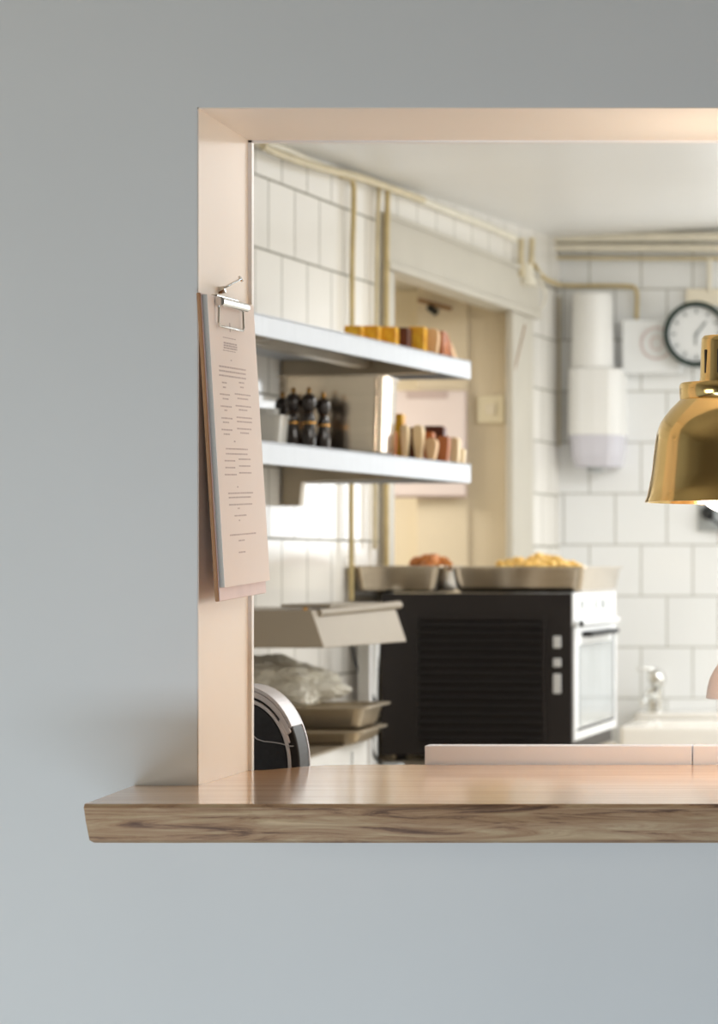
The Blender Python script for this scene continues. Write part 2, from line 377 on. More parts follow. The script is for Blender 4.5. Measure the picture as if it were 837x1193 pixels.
obj('printed_text', f, 'ink', sh)
cl = obj('clip_bar', lambda bm: tube(bm, [(.017,-.078,-.020),(.017,.040,-.020)], .005, 14), 'chrome', cb, smooth=True)
def f(bm):
    tube(bm, [(.015,-.074,-.020),(.014,-.078,-.043),(.014,-.074,-.046),(.014,.032,-.046),(.014,.036,-.043),(.015,.034,-.020)], .0013, 8)
obj('clip_wire', f, 'chrome', cb, smooth=True)
def f(bm): box(bm, .0109, .0165, -.070, .032, -.023, -.017); box(bm, .005,.012,-.068,.030,-.0135,-.011)
obj('clip_plate', f, 'chrome', cb, bevel=.001)
nl = obj('nail', lambda bm: (tube(bm, [(0,0,0),(.022,.002,.012)], .0013, 8), tube(bm, [(.022,.002,.012),(.024,.002,.0132)], .0036, 10), tube(bm, [(-.002,0,-.001),(.006,0,.001)], .004, 10)), 'chrome', smooth=True, loc=(XL+.0015, 3.09, Zp(338,3.09)))
tag(nl, 'bent metal nail in the reveal holding the menu clipboard', 'nail')
# ---------------------------------------------------------------- brass pendant
LX, LY = Xp(852, 3.1), 3.1; K = 3.1/F
lp = thing('pendant_lamp', 'polished brass bell-shaped pendant lamp glowing over the counter', 'lamp', (LX, LY, Zp(586,LY)))
def pr(pts): return [(r*K, (586-y)*K) for r, y in pts]
outer = pr([(100,585.5),(99.6,584),(97.5,579),(95,568),(92,552),(88.5,520),(86,505),(82,494),(77,486),(70,477),(64,471),(59,466)])
inner = [(r-.0022, z) for r, z in outer[::-1]]
obj('lamp_shade', lambda bm: lathe(bm, outer+[(59*K-.003,(586-466)*K)]+inner[1:], n=96, closed=True), 'brass', lp, smooth=True)
obj('collar', lambda bm: lathe(bm, pr([(0,470),(57,468),(59.5,465),(60,450),(58,447),(36,446),(0,446)]), n=80), 'brass', lp, smooth=True)
nk = obj('socket_neck', lambda bm: lathe(bm, pr([(0,448),(37,447),(36,440),(34.5,400),(34,395),(32,392),(10,390),(0,390)]), n=64), 'brass', lp, smooth=True)
def f(bm):
    for a in (R(218), R(250), R(285)):
        m = Matrix.Rotation(a, 3, 'Z'); r = 35.2*K
        vs = box(bm, r-.002, r+.0008, -.0012, .0012, (586-436)*K, (586-409)*K)
        for v in vs: v.co = m @ v.co
obj('vent_slot', f, 'blackd', nk)
obj('bulb', lambda bm: lathe(bm, [(46*K*math.sin(t), -13*K+46*K*(1-math.cos(t))) for t in [math.pi*i/20 for i in range(15)]]+[(14*K,(586-470)*K)], n=48), 'bulb', lp, smooth=True)
obj('lamp_cord', lambda bm: tube(bm, [(0,0,(586-392)*K),(0,0,ZT-Zp(586,LY)-.002)], .003, 8), 'rubber', lp, smooth=True)
point('pendant_glow', (LX, LY, Zp(592,LY)-.05), 1.5, (1.0,.84,.70), .045)
point('pendant_vent_glow', (LX, LY, Zp(392,LY)+.08), .7, (1.0,.84,.68), .02)
point('warm_fill_near', (LX+.42, LY, Zp(592,LY)+.10), 2.3, (1.0,.84,.70), .045)  # bare point light added to warm the lintel and reveal, no lamp here
point('warm_fill_far', (LX+.84, LY, Zp(592,LY)+.10), 2.3, (1.0,.84,.70), .045)  # further added warm fill without a lamp, out of view
# pale pink bell cover at the right edge
BY = 3.5; BX = Xp(853, BY); KB = BY/F
bc = thing('hanging_shade', 'pale pink bell-shaped shade hanging low at the right edge', 'shade', (BX, BY, Zp(813,BY)))
prb = [(30,0),(29.8,3),(28.5,12),(26,22),(21,32),(15,41),(9,49),(4,54)]
pb = [(r*KB, h*KB) for r,h in prb]
obj('bell', lambda bm: lathe(bm, pb+[(r-.0015 if r>.002 else r, h-.001) for r,h in pb[::-1]][1:], n=48, closed=True), 'pink', bc, smooth=True)
obj('cord', lambda bm: tube(bm, [(0,0,53*KB),(0,0,Hc(BX,BY)-Zp(813,BY))], .0015, 6), 'rubber', bc, smooth=True)
# ---------------------------------------------------------------- kitchen side of the pass
wk = thing('pass_worktop', 'white worktop on the kitchen side just behind the counter', 'worktop', (0,0,0))
obj('top', lambda bm: box(bm, -1.30, 1.7, Y1+.0125, 3.9, .86, .90), 'whitep', wk, bevel=.003)
obj('cabinet', lambda bm: box(bm, -1.28, 1.68, Y1+.02, 3.86, 0, .86), 'whitep', wk)
up = thing('worktop_upstand', 'long white upstand strip standing behind the rear edge of the counter', 'upstand', (0,0,.9))
zt = Zp(868,3.33)-.9; xj = Xp(808,3.33)
obj('section', lambda bm: box(bm, Xp(497,3.33), xj-.0006, 3.318, 3.346, 0, zt), 'barw', up, bevel=.0012)
obj('section', lambda bm: box(bm, xj+.0006, .95, 3.318, 3.346, 0, zt), 'barw', up, bevel=.0012)
# arched appliance
AY = 3.33; KA = AY/F; ax, az = Xp(284,AY), Zp(894,AY)
ap = thing('arched_appliance', 'black appliance with a silver arched rim behind the left end of the counter', 'appliance', (ax, AY, .9))
h0 = az-.9; a0, b0 = 65.5*KA, 95*KA
def arc(s, t0=0, t1=180, n=40): return [(a0*s*math.cos(R(t0+(t1-t0)*i/n)), h0+b0*s*math.sin(R(t0+(t1-t0)*i/n))) for i in range(n+1)]
def slab(y0, y1): return lambda a,b,t: (a, y0+(y1-y0)*t, b)
def arch(s): return arc(s)+[(-a0*s,0),(a0*s,0)]
obj('housing', lambda bm: prism(bm, arch(.995), slab(.002,.055)), 'blackd', ap, bevel=.003)
def band(bm, s0, s1, t0, t1, y0, y1, legs=False):
    o = arc(s1,t0,t1); i = arc(s0,t0,t1)
    if legs: o = [(a0*s1,0)]+o+[(-a0*s1,0)]; i = [(a0*s0,0)]+i+[(-a0*s0,0)]
    prism(bm, o+i[::-1], slab(y0,y1))
obj('outer_rim', lambda bm: (band(bm, .955, 1.003, 30, 180, -.003, .056), band(bm, .985, 1.006, 0, 180, .053, .058, True)), 'silver', ap, bevel=.0006)
obj('arched_band', lambda bm: band(bm, .875, .95, 27, 180, -.003, .01), 'silver', ap, bevel=.001)
obj('inner_band', lambda bm: (band(bm, .80, .845, 0, 180, -.004, .01, True), band(bm, .84, .88, 20, 42, -.0035, .01)), 'silver', ap, bevel=.0008)
sp = obj('side_panel', lambda bm: prism(bm, arch(.79), slab(-.0035,.01)), 'blk_fab', ap, bevel=.002)
def f(bm):
    z = lambda y: Zp(y,AY)-.9
    x = lambda p: Xp(p,AY)-ax
    tube(bm, [(x(294),-.0042,z(855)),(x(303),-.0042,z(863)),(x(325),-.0042,z(865)),(x(338),-.0042,z(869)),(x(343),-.0042,z(869))], .0006, 6, 1)
obj('seam', f, 'silver', sp)
# ---------------------------------------------------------------- worktop along the left wall
lw = thing('wall_worktop', 'steel worktop along the tiled left wall under the oven', 'worktop', (0,0,0))
def f(bm):
    pts = [(wallX(3.92)+.01,3.92),(-1.02,3.92),(-.74,7.0),(wallX(7.0)+.01,7.0)]
    prism(bm, pts, lambda a,b,t: (a,b,.88+.035*t))
obj('top', f, 'steel_d', lw, bevel=.003)
def f(bm):
    pts = [(wallX(3.94)+.01,3.94),(-1.06,3.94),(-.78,6.98),(wallX(6.98)+.01,6.98)]
    prism(bm, pts, lambda a,b,t: (a,b,.88*t))
obj('cabinet', f, 'steel_d', lw)
WTZ = .915
# oven
OX, OY = Xp(667,6.3), 6.3; om = math.atan(.0592)
ov = thing('convection_oven', 'black-sided countertop convection oven with white front facing right', 'oven', (OX, OY, WTZ), -om)
# local: x to the right (door face at x=0), y depth away; body towards -x
W = .436; D = .575; H = Zp(691,6.3)-WTZ
def zo(y): return Zp(y,6.3)-WTZ
def xo(p): return Xp(p,6.3)-OX
obj('body', lambda bm: box(bm, -W, -.006, .004, D, .012, H-.004), 'black', ov, bevel=.004)
obj('side_panel', lambda bm: (box(bm, -W, -.002, 0, .005, .012, H), ), 'black', ov, bevel=.002)
def f(bm):
    x0, x1 = xo(486), xo(632); z1, z0 = zo(722), zo(864)
    n = 15
    for i in range(n):
        z = z0+(z1-z0)*i/n; d = (z1-z0)/n
        vs = [(x0,-.001,z+.002),(x1,-.001,z+.002),(x1,-.009,z+d*.30),(x0,-.009,z+d*.30),(x0,-.001,z+d*.92),(x1,-.001,z+d*.92)]
        v = [bm.verts.new(p) for p in vs]
        bm.faces.new((v[0],v[1],v[2],v[3])); bm.faces.new((v[3],v[2],v[5],v[4])); bm.faces.new((v[0],v[3],v[4])); bm.faces.new((v[1],v[5],v[2]))
obj('louver_panel', f, 'blackd', ov)
obj('panel_frame', lambda bm: (box(bm, xo(482), xo(486), -.007, 0, zo(866), zo(718)), box(bm, xo(632), xo(636), -.007, 0, zo(866), zo(718)), box(bm, xo(486), xo(632), -.007, 0, zo(722), zo(718)), box(bm, xo(486), xo(632), -.007, 0, zo(868), zo(865))), 'black', ov, bevel=.001)
for ya, yb in ((741,755),(767,777),(785,808)):
    obj('hinge', lambda bm: box(bm, xo(645), xo(654), -.006, 0, zo(yb), zo(ya)), 'steel_b', ov, bevel=.002)
for q in ((-.40,.04),(-.40,D-.05),(-.05,.04),(-.05,D-.05)):
    obj('foot', lambda bm: lathe(bm, [(0,0),(.014,0),(.012,.014),(0,.014)], q[0], q[1], 16), 'rubber', ov)
obj('control_panel', lambda bm: box(bm, -.002, .004, 0, D, zo(724), H), 'whitee', ov, bevel=.003)
obj('front_ledge', lambda bm: box(bm, -.002, .012, 0, D+.01, zo(730), zo(724)), 'whitee', ov, bevel=.002)
dr = obj('door', lambda bm: box(bm, -.002, .006, .006, D-.004, zo(864), zo(731)), 'whitee', ov, bevel=.003)
obj('door_glass', lambda bm: box(bm, .005, .0085, .05, D-.07, zo(848), zo(752)), 'glass', dr, bevel=.002)
obj('door_gasket', lambda bm: (box(bm, .0055, .0078, D-.066, D-.050, zo(850), zo(742)), box(bm, .0055, .0075, .03, D-.05, zo(853), zo(850))), 'rubber', dr)
obj('door_handle', lambda bm: box(bm, .006, .030, .09, D-.11, zo(743), zo(737)), 'rubber', dr, bevel=.002)
obj('latch_knob', lambda bm: (tube(bm, [(.0,.03,zo(727)),(.020,.03,zo(727))], .007, 14),), 'rubber', ov, smooth=True)
gz = zo(706); gr = .011
strokes = [[[(.095,gz+.012),(.095,gz-.010)]], [[(.112,gz+.005),(.112,gz-.003)]],
 [[(.30+gr*1.6*math.cos(R(t)), gz+gr*math.sin(R(t))) for t in range(45,320,25)]],
 [[(.367,gz-gr),(.367,gz+gr)], [(.399,gz-gr),(.399,gz+gr)], [(.367,gz),(.399,gz)]], [[(.47,gz-gr),(.47,gz+gr)]]]
for ch in strokes:
    obj('panel_marking', lambda bm: [tube(bm, [(.0045, a, b) for a,b in st], .0016, 6) for st in ch], 'tick', ov)
# gastronorm pan builder
def pan(name, label, x0, x1, y0, y1, z0, z1, m='steel', group=None, rot=0, rim=.007, taper=.008, mat_rim=None, cat='pan', rad=.02):
    cx, cy = (x0+x1)/2, (y0+y1)/2; t = thing(name, label, cat, (cx,cy,z0), rot, group)
    hx, hy, h = (x1-x0)/2-rim, (y1-y0)/2-rim, z1-z0
    def ro(hx, hy, r, n=6):
        pts = []
        for (sx, sy, a) in ((1,1,0),(-1,1,90),(-1,-1,180),(1,-1,270)):
            for i in range(n+1):
                q = R(a+90*i/n); pts.append((sx*(hx-r)+r*math.cos(q), sy*(hy-r)+r*math.sin(q)))
        return pts
    def shell(bm):
        spec = [(hx-taper-.008,hy-taper-.008,0),(hx-taper,hy-taper,.006),(hx,hy,h-.003),(hx-.0015,hy-.0015,h-.003),(hx-taper-.0015,hy-taper-.0015,.0075),(hx-taper-.009,hy-taper-.009,.0018)]
        rings = [[bm.verts.new((a,b,z)) for a,b in ro(X,Y,rad)] for X,Y,z in spec]; n = len(rings[0])
        for A,B in zip(rings, rings[1:]):
            for k in range(n): bm.faces.new((A[k],A[(k+1)%n],B[(k+1)%n],B[k]))
        bm.faces.new(rings[0][::-1]); bm.faces.new(rings[-1])
    obj('pan_body', shell, m, t, smooth=True)
    def rimf(bm):
        spec = [(hx-.001,hy-.001,h-.0035),(hx+rim,hy+rim,h-.0035),(hx+rim,hy+rim,h),(hx-.001,hy-.001,h)]
        rings = [[bm.verts.new((a,b,z)) for a,b in ro(X,Y,rad)] for X,Y,z in spec]; n = len(rings[0])
        for i in range(4):
            A,B = rings[i], rings[(i+1)%4]
            for k in range(n): bm.faces.new((A[k],A[(k+1)%n],B[(k+1)%n],B[k]))
    obj('pan_rim', rimf, mat_rim or m, t)
    return t
OT = WTZ+H
pan('food_pan', 'shallow steel pan of orange fried pieces at the left end of the oven top', Xp(411,6.36), Xp(520,6.36), 6.32, 6.64, OT+.001, Zp(659,6.32), 'steel')
pan('food_pan', 'shallow steel pan of golden fried pieces at the right end of the oven top', Xp(531,6.36), Xp(694,6.36), 6.33, 6.86, OT+.001, Zp(660,6.33), 'steel', rot=-om)
# fried pieces
def chunk_mesh(name, m, elong, seed):
    def f(bm):
        bmesh.ops.create_icosphere(bm, subdivisions=2, radius=.013)
        for v in bm.verts:
            nn = noise.noise(v.co*90+Vector((seed,0,0)))*.006
            v.co = v.co + v.co.normalized()*nn
            v.co.x *= elong
    return obj(name, f, m, smooth=True)
def pile(name, label, cat, group, m, cx, cy, rx, ry, zb, zt, n, seed, elong):
    random.seed(seed); protos = [chunk_mesh(name, m, elong, seed+i*3.7) for i in range(3)]
    for i in range(n):
        o = protos[i] if i < 3 else protos[i%3].copy()
        if i >= 3: COL.objects.link(o)
        a = random.uniform(0, 6.28); r = math.sqrt(i/n)
        o.location = (cx+rx*r*math.cos(a), cy+ry*r*math.sin(a), zb+(zt-zb)*(1-r)**.8*random.uniform(.75,1)+random.uniform(0,.008))
        o.rotation_euler = (random.uniform(-.5,.5), random.uniform(-.5,.5), random.uniform(0,6.28)); s = random.uniform(.7,1.1); o.scale = (s,s,s)
        tag(o, label, cat, group)
FZ = Zp(660,6.36)
pile('fried_piece', 'orange crispy fried piece heaped in the left steel pan', 'food', 'orange fried pieces in the left pan', 'chick', Xp(500,6.45), 6.45, .046, .08, FZ-.006, FZ+.020, 40, 3, 1.3)
pile('fried_chunk', 'pale golden fried chunk heaped in the right steel pan', 'food', 'golden fried chunks in the right pan', 'fries', Xp(627,6.52), 6.52, .095, .14, FZ-.008, FZ+.016, 80, 8, 1.25)
# fill below the heap so the pieces rest on something: deeper layer of the same pieces is hidden by the pan wall
# ---------------------------------------------------------------- wall shelves
def shelfX(Y): return -.950 + .167*(Y-6.0)
def make_shelf(label, ztop, zbot):
    t = thing('wall_shelf', label, 'shelf', (0,0,zbot)); h = ztop-zbot
    yn, yf = 4.75, 6.0
    def f(bm):
        pts = [(wallX(yn)+.002,yn),(shelfX(yn),yn),(shelfX(yf),yf),(wallX(yf+.05)+.002,yf+.05)]
        prism(bm, pts, lambda a,b,t_: (a,b,h-.004+.004*t_))
    obj('shelf_plate', f, 'shelf', t)
    def f(bm):   # turned-down front and end lips
        pts = [(shelfX(yn)-.003,yn),(shelfX(yn),yn),(shelfX(yf),yf),(shelfX(yf)-.003,yf)]
        prism(bm, pts, lambda a,b,t_: (a,b,(h)*t_))
        pts = [(wallX(yf+.05)+.002,yf+.05),(shelfX(yf)-.001,yf),(shelfX(yf)-.001,yf-.003),(wallX(yf+.047)+.002,yf+.047)]
        prism(bm, pts, lambda a,b,t_: (a,b,(h-.001)*t_))
    obj('front_lip', f, 'shelf', t, bevel=.001)
    for y in (5.05, 5.93):
        def f(bm):
            x0 = wallX(y)+.003; x1 = shelfX(y)-.05
            v = [(x0,0-.05),(x0+.035,-.05),(x0+.04,0),(x1,h-.03),(x1,h-.005),(x0,h-.005)]
            prism(bm, v, lambda a,b,t_: (a,y-.02+.04*t_,b))
        obj('bracket', f, 'steel_d', t)
    def f(bm):   # stiffening rib and underside pan
        pts = [(wallX(yn)+.16,yn+.02),(wallX(yn)+.19,yn+.02),(wallX(yf)+.19,yf-.02),(wallX(yf)+.16,yf-.02)]
        prism(bm, pts, lambda a,b,t_: (a,b,h-.022+.017*t_))
    obj('stiffener', f, 'steel_d', t)
    return t
SU, SUb = Zp(421,6.0), Zp(442,6.0); SL, SLb = Zp(541,6.0), Zp(563,6.0)
make_shelf('upper bright steel wall shelf carrying the yellow and brown blocks', SU, SUb)
make_shelf('lower bright steel wall shelf carrying the deep pan and pepper mills', SL, SLb)
# deep pan
pan('deep_pan', 'deep steel container on the lower shelf beside the pepper mills', Xp(322,5.52), Xp(457,5.56), 5.50, 5.66, SL+.001, Zp(437,5.5), 'steel', rim=.004, taper=.005, rad=.022, cat='container')
# pepper mills
def make_mill(label):
    t = thing('pepper_mill', label, 'pepper mill', (0,0,SL+.001))
    obj('mill_body', lambda bm: lathe(bm, [(0,0),(.0135,0),(.0145,.004),(.0135,.012),(.0145,.022),(.013,.036),(.0095,.050),(.0125,.060),(.010,.069),(.008,.076)], n=24), 'mill', t, smooth=True)
    obj('mill_head', lambda bm: lathe(bm, [(.008,.077),(.0125,.084),(.0145,.095),(.0125,.106),(.006,.112),(0,.113)], n=24), 'mill', t, smooth=True)
    obj('trim_ring', lambda bm: (lathe(bm, [(.0132,.0535),(.0138,.0555),(.0132,.0575)], n=24), lathe(bm, [(.0085,.0755),(.0100,.0765),(.0085,.0775)], n=24)), 'millg', t, smooth=True)
    obj('finial', lambda bm: lathe(bm, [(0,.112),(.003,.113),(.0048,.118),(.003,.123),(0,.1245)], n=16), 'millg', t, smooth=True)
    return t
for i, (px, Y, s, lb) in enumerate(((342,5.38,1.0,'black pepper mill nearest the white tub on the lower shelf'), (360,5.38,1.0,'middle black pepper mill of the front row on the lower shelf'), (377,5.40,.93,'black pepper mill closest to the steel container side'), (329,5.44,.96,'black pepper mill half hidden behind the white tub'))):
    t = make_mill(lb); t.location = (Xp(px,Y), Y, SL+.001); t.scale = (s*1.05,s*1.05,s)
pan('plastic_tub', 'small clear plastic tub on the lower shelf beside the clipboard', Xp(298,5.25), Xp(333,5.25), 5.22, 5.30, SL+.001, Zp(483,5.22), 'tub', rim=.003, taper=.004, rad=.01, cat='tub')
gl = obj('paper_sleeve', lambda bm: lathe(bm, [(0,0),(.016,0),(.030,.085),(.0290,.085),(.015,.002),(0,.002)], n=32), 'tub', smooth=True, loc=(Xp(308,5.42),5.42,SL+.001)); tag(gl, 'pale tapered cup behind the small tub on the lower shelf', 'cup')
# wooden blocks
def block(label, px0, px1, ytop, zshelf, m, Y, lean=0, round_=.35, taper=.85, group='wooden blocks on the shelves', depth=.05, cut=None):
    x0, x1 = Xp(px0,Y), Xp(px1,Y); wd = x1-x0; h = Zp(ytop,Y)-zshelf
    def f(bm):
        n = 6; rr = min(wd*round_, .012)
        hw = wd/2; bw = hw*taper
        pts = [(-bw*.8,0),(bw*.8,0),(bw,h*.12),(hw,h*.6)]
        for i in range(n+1):
            a = R(90*i/n); pts.append((hw-rr+rr*math.cos(a), h-rr+rr*math.sin(a)))
        for i in range(n+1):
            a = R(90+90*i/n); pts.append((-hw+rr+rr*math.cos(a), h-rr+rr*math.sin(a)))
        pts += [(-hw,h*.6),(-bw,h*.12)]
        prism(bm, pts, lambda a,b,t: (a,-depth/2+depth*t,b))
    o = obj('wooden_block', f, m, bevel=.0015, loc=((x0+x1)/2, Y, zshelf+.0008+abs(math.sin(lean))*wd/2)); o.rotation_euler = (0, lean, 0)
    tag(o, label, 'wooden block', group); return o
UG = 'blocks on the upper shelf'; LG = 'blocks on the lower shelf'
for a in (
 ('yellow block at the far left of the upper shelf row', 404, 424, 381, 'yellow', 5.62, 0),
 ('second yellow block from the left on the upper shelf', 425, 444, 381, 'yellow', 5.66, 0),
 ('yellow block just left of the dark brown one on the upper shelf', 445, 464, 382, 'yellow', 5.70, 0),
 ('dark brown block between yellow ones on the upper shelf', 465, 478, 383, 'dkwood', 5.74, 0),
 ('yellow block just right of the dark brown one on the upper shelf', 479, 497, 382, 'yellow', 5.79, 0),
 ('rounded tan block in the upper shelf row', 498, 513, 384, 'tan', 5.83, 0),
 ('thin reddish block beside the rounded tan one on the upper shelf', 514, 519, 387, 'rust', 5.86, 0),
 ('orange block leaning right on the upper shelf', 516, 523, 388, 'orange', 5.88, R(-8)),
 ('reddish block leaning near the right end of the upper shelf', 521, 528, 391, 'rust', 5.91, R(-16)),
 ('small pinkish block lowest and rightmost on the upper shelf', 527, 532, 398, 'tan', 5.94, R(-22))):
    block(a[0], a[1], a[2], a[3], SU, a[4], a[5], a[6], taper=1.0 if a[4] != 'tan' else .8, group=UG, depth=.05, round_=.4 if a[4]=='tan' else .08)
for a in (
 ('tall brown block behind the rust one next to the steel container', 450, 459, 481, 'rust', 5.86, .9),
 ('tall yellow block behind the pale ones on the lower shelf', 460, 471, 483, 'yellow', 5.85, 1.0),
 ('short rust-coloured block against the steel container', 450, 462, 503, 'rust', 5.72, .85),
 ('narrow pale block left of the wider pale one', 468.5, 476.5, 496, 'pale', 5.76, .6),
 ('dark brown block between the two tall pale ones', 475, 486, 499, 'dkwood', 5.88, 1.0),
 ('tall rounded pale block in the middle of the lower shelf row', 482.5, 494, 496, 'pale', 5.80, .55),
 ('wide dark reddish block lying behind on the lower shelf', 495, 519, 497, 'dkwood', 5.91, 1.0),
 ('orange-brown block in front of the wide dark one', 495, 506, 504, 'orange', 5.845, 1.0),
 ('small tan cup-shaped block in front on the lower shelf', 497, 510, 511, 'tan', 5.77, .65),
 ('reddish brown block right of the tan cup-shaped one', 510.5, 524, 509, 'rust', 5.84, .8),
 ('pale cream block near the right end of the lower shelf', 525.5, 536, 510, 'pale', 5.90, .9),
 ('small whitish block last at the right end of the lower shelf', 536.5, 542, 523, 'pale', 5.95, .8)):
    block(a[0], a[1], a[2], a[3], SL, a[4], a[5], 0, taper=a[6], group=LG, depth=.035 if a[4]!='x' else .05, round_=.45 if a[4] in ('pale','tan') else .15)
# ---------------------------------------------------------------- steel hood over the left worktop
HY = 5.2
hx = Xp(378,HY); hz0 = Zp(755,HY); hz1 = Zp(711,HY); htx = Xp(363,HY)
hd_ = thing('steel_hood', 'dull steel hood with slanted side above the left worktop', 'hood', (0,0,hz0))
def f(bm):
    H_ = hz1-hz0; y2 = 5.66; dx = WT*(y2-HY)
    lo = [(wallX(HY)+.004,HY,0),(hx,HY,0),(hx+dx+.010,y2,0),(wallX(y2)+.004,y2,0)]
    hi = [(wallX(HY)+.004,HY,H_),(htx,HY,H_),(htx+dx+.010,y2,H_),(wallX(y2)+.004,y2,H_)]
    vl = [bm.verts.new(p) for p in lo]; vh = [bm.verts.new(p) for p in hi]
    bm.faces.new(vh); bm.faces.new(vl[::-1])
    for i in range(4): bm.faces.new((vl[i], vl[(i+1)%4], vh[(i+1)%4], vh[i]))
obj('hood_body', f, 'hood', hd_, bevel=.002)
def f(bm):
    H_ = hz1-hz0; y2 = 5.68; dx = WT*(y2-HY)
    tube(bm, [(htx+.006,HY+.03,H_-.006),(htx+dx+.012,y2,H_+.004)], .008, 12)
obj('rolled_lip', f, 'hood', hd_, smooth=True)
obj('lid_panel', lambda bm: prism(bm, [(htx-.08,HY+.10),(htx+.014,HY+.10),(htx+.055,HY+.42),(htx-.04,HY+.42)], lambda a,b,t: (a,b,hz1-hz0+.004+.006*t)), 'hood', hd_, bevel=.002)
obj('screw', lambda bm: lathe(bm, [(0,0),(.005,0),(.004,.005),(0,.006)], Xp(356,HY+.012), HY+.012, 12), 'millg', hd_, loc=(0,0,hz1-hz0))
po = obj('support_post', lambda bm: (box(bm, -.013, .013, -.013, .013, 0, hz0-WTZ-.001), box(bm, -.022,.022,-.022,.022,0,.01)), 'steel_b', bevel=.004, loc=(Xp(426,5.71),5.71,WTZ)); tag(po, 'bright steel post standing under the right side of the hood', 'post')
pp = obj('glossy_pipe', lambda bm: tube(bm, [(0,0,0),(0,0,.20),(.008,-.01,.26),(.008,-.01,.345)], .011, 16, 1), 'whitee', smooth=True, loc=(Xp(434,6.22),6.22,WTZ)); tag(pp, 'white glossy pipe rising left of the oven behind the post', 'pipe')
bx = thing('prep_unit', 'low steel unit on the left worktop, side coloured white like a window reflection', 'kitchen unit', (0,0,WTZ))
obj('unit_body', lambda bm: prism(bm, [(wallX(4.7)+.02,4.7),(-1.105,4.7),(-1.105,5.66),(wallX(5.66)+.02,5.66)], lambda a,b,t: (a,b,(1.004-WTZ)*t)), 'whitep', bx, bevel=.003)  # white colour stands in for the window reflected in the steel side
obj('unit_top', lambda bm: prism(bm, [(wallX(4.7)+.02,4.70),(-1.101,4.70),(-1.101,5.665),(wallX(5.66)+.02,5.665)], lambda a,b,t: (a,b,(1.004-WTZ)+.004*t)), 'steel_d', bx)
obj('side_outline', lambda bm: (box(bm, -1.1045,-1.1025, 5.0,5.50, .012,.016), box(bm, -1.1045,-1.1025,5.495,5.50,.012,.075)), 'grey', bx)
pan('steel_pan', 'shallow steel pan lowest of the two stacked on the low unit', Xp(300,5.45)-.02, Xp(431,5.45), 5.39, 5.65, 1.0085, Zp(852,5.39), 'steel_d', rim=.012, taper=.006, rad=.02)
pan('steel_pan', 'rectangular steel pan holding the plastic bag above another pan', Xp(300,5.45)-.02, Xp(436,5.45), 5.40, 5.64, Zp(852,5.39)+.001, Zp(824,5.40), 'steel_d', rim=.014, taper=.010, rad=.02)
# plastic bag
def f(bm):
    bmesh.ops.create_icosphere(bm, subdivisions=5, radius=1)
    for v in bm.verts:
        p = v.co.copy(); d = 1+.38*noise.noise(p*1.9+Vector((2,0,0)))+.20*abs(noise.noise(p*5.5))+.10*abs(noise.noise(p*13))
        q = p*d; q.z = max(q.z, -.72)
        if q.z > 0: q.z *= 1.0 - .45*max(0, min(1, (q.x+.2)/1.1))
        v.co = Vector((q.x*.105, q.y*.09, (q.z+.72)*.052))
bg_ = obj('plastic_bag', f, 'bag', loc=(Xp(332,5.50),5.50,Zp(823,5.40)), smooth=False); tag(bg_, 'crumpled clear plastic bag lying on the steel pan', 'bag')
cbk = obj('black_cable', lambda bm: tube(bm, [(Xp(410,5.95),5.95,Zp(752,5.95)),(Xp(414,5.96),5.96,Zp(775,5.95)),(Xp(428,5.98),5.98,Zp(800,6)),(Xp(441,5.98),5.98,Zp(822,6.0)),(Xp(437,6.02),6.02,Zp(850,6.02)),(Xp(432,6.04),6.04,Zp(868,6.04)),(Xp(440,6.12),6.12,WTZ+.008),(Xp(460,6.12),6.12,WTZ+.006)], .0035, 8, 2), 'rubber', smooth=True); tag(cbk, 'black power cable curling down beside the oven', 'cable')
pg = thing('power_plug', 'grey and black plug lying at the foot of the oven', 'plug', (Xp(458,5.9), 5.9, WTZ), R(-20))
obj('plug_body', lambda bm: box(bm, -.022,.022,-.014,.014,.001,.024), 'grey', pg, bevel=.005)
obj('plug_cord', lambda bm: tube(bm, [(-.02,0,.012),(-.05,.01,.006),(-.07,.03,.004),(-.05,.06,.004)], .004, 8, 2), 'rubber', pg, smooth=True)
# ---------------------------------------------------------------- pipes
def pipe(name, label, pts, r, m, cat='pipe', sm=1, group=None):
    o = obj(name, lambda bm: tube(bm, pts, r, 10, sm), m, smooth=True); tag(o, label, cat, group); return o
def wpt(px, py, n=.015):   # point on the left wall seen at that place, standing n proud
    Y = wallY(px); s = S(Y); return WP(s, n, Zp(py, Y))
pipe('ceiling_pipe', 'upper cream pipe running along the top of the left wall', [wpt(291,166),wpt(320,172),wpt(345,184),wpt(380,200),wpt(405,203),wpt(440,216),wpt(500,240),wpt(560,263),wpt(594,278)], .009, 'pipel')
pipe('ceiling_pipe', 'lower cream pipe sagging along the top of the left wall', [wpt(291,170,.028),wpt(305,178,.028),wpt(340,190,.028),wpt(370,199,.028),wpt(402,206,.028),wpt(440,219,.028),wpt(480,233,.028)], .008, 'pipe')
pipe('wall_pipe', 'cream pipe dropping down the left wall behind the shelves', [wpt(390,205),wpt(399,206),wpt(405,212),wpt(405,240),wpt(403,300),wpt(403,385),wpt(402,560),wpt(402,700)], .0065, 'pipey')
pipe('wall_pipe', 'left one of the close pair of pipes by the door frame', [wpt(436,215),wpt(434,226),wpt(432,300),wpt(431,400),wpt(430,560),wpt(430,640)], .0055, 'pipe')
pipe('wall_pipe', 'right one of the close pair of pipes by the door frame', [wpt(442,217,.02),wpt(442,230,.02),wpt(441,300,.02),wpt(441,400,.02),wpt(441,560,.02),wpt(441,680,.02)], .0065, 'pipey')
pd = thing('pipe_drop', 'pair of cream pipe ends in a flared boot beside the ceiling corner', 'pipe', wpt(604,278,.02))
def rel(px, py, n=.02): a = Vector(wpt(px,py,n)); return a - pd.location
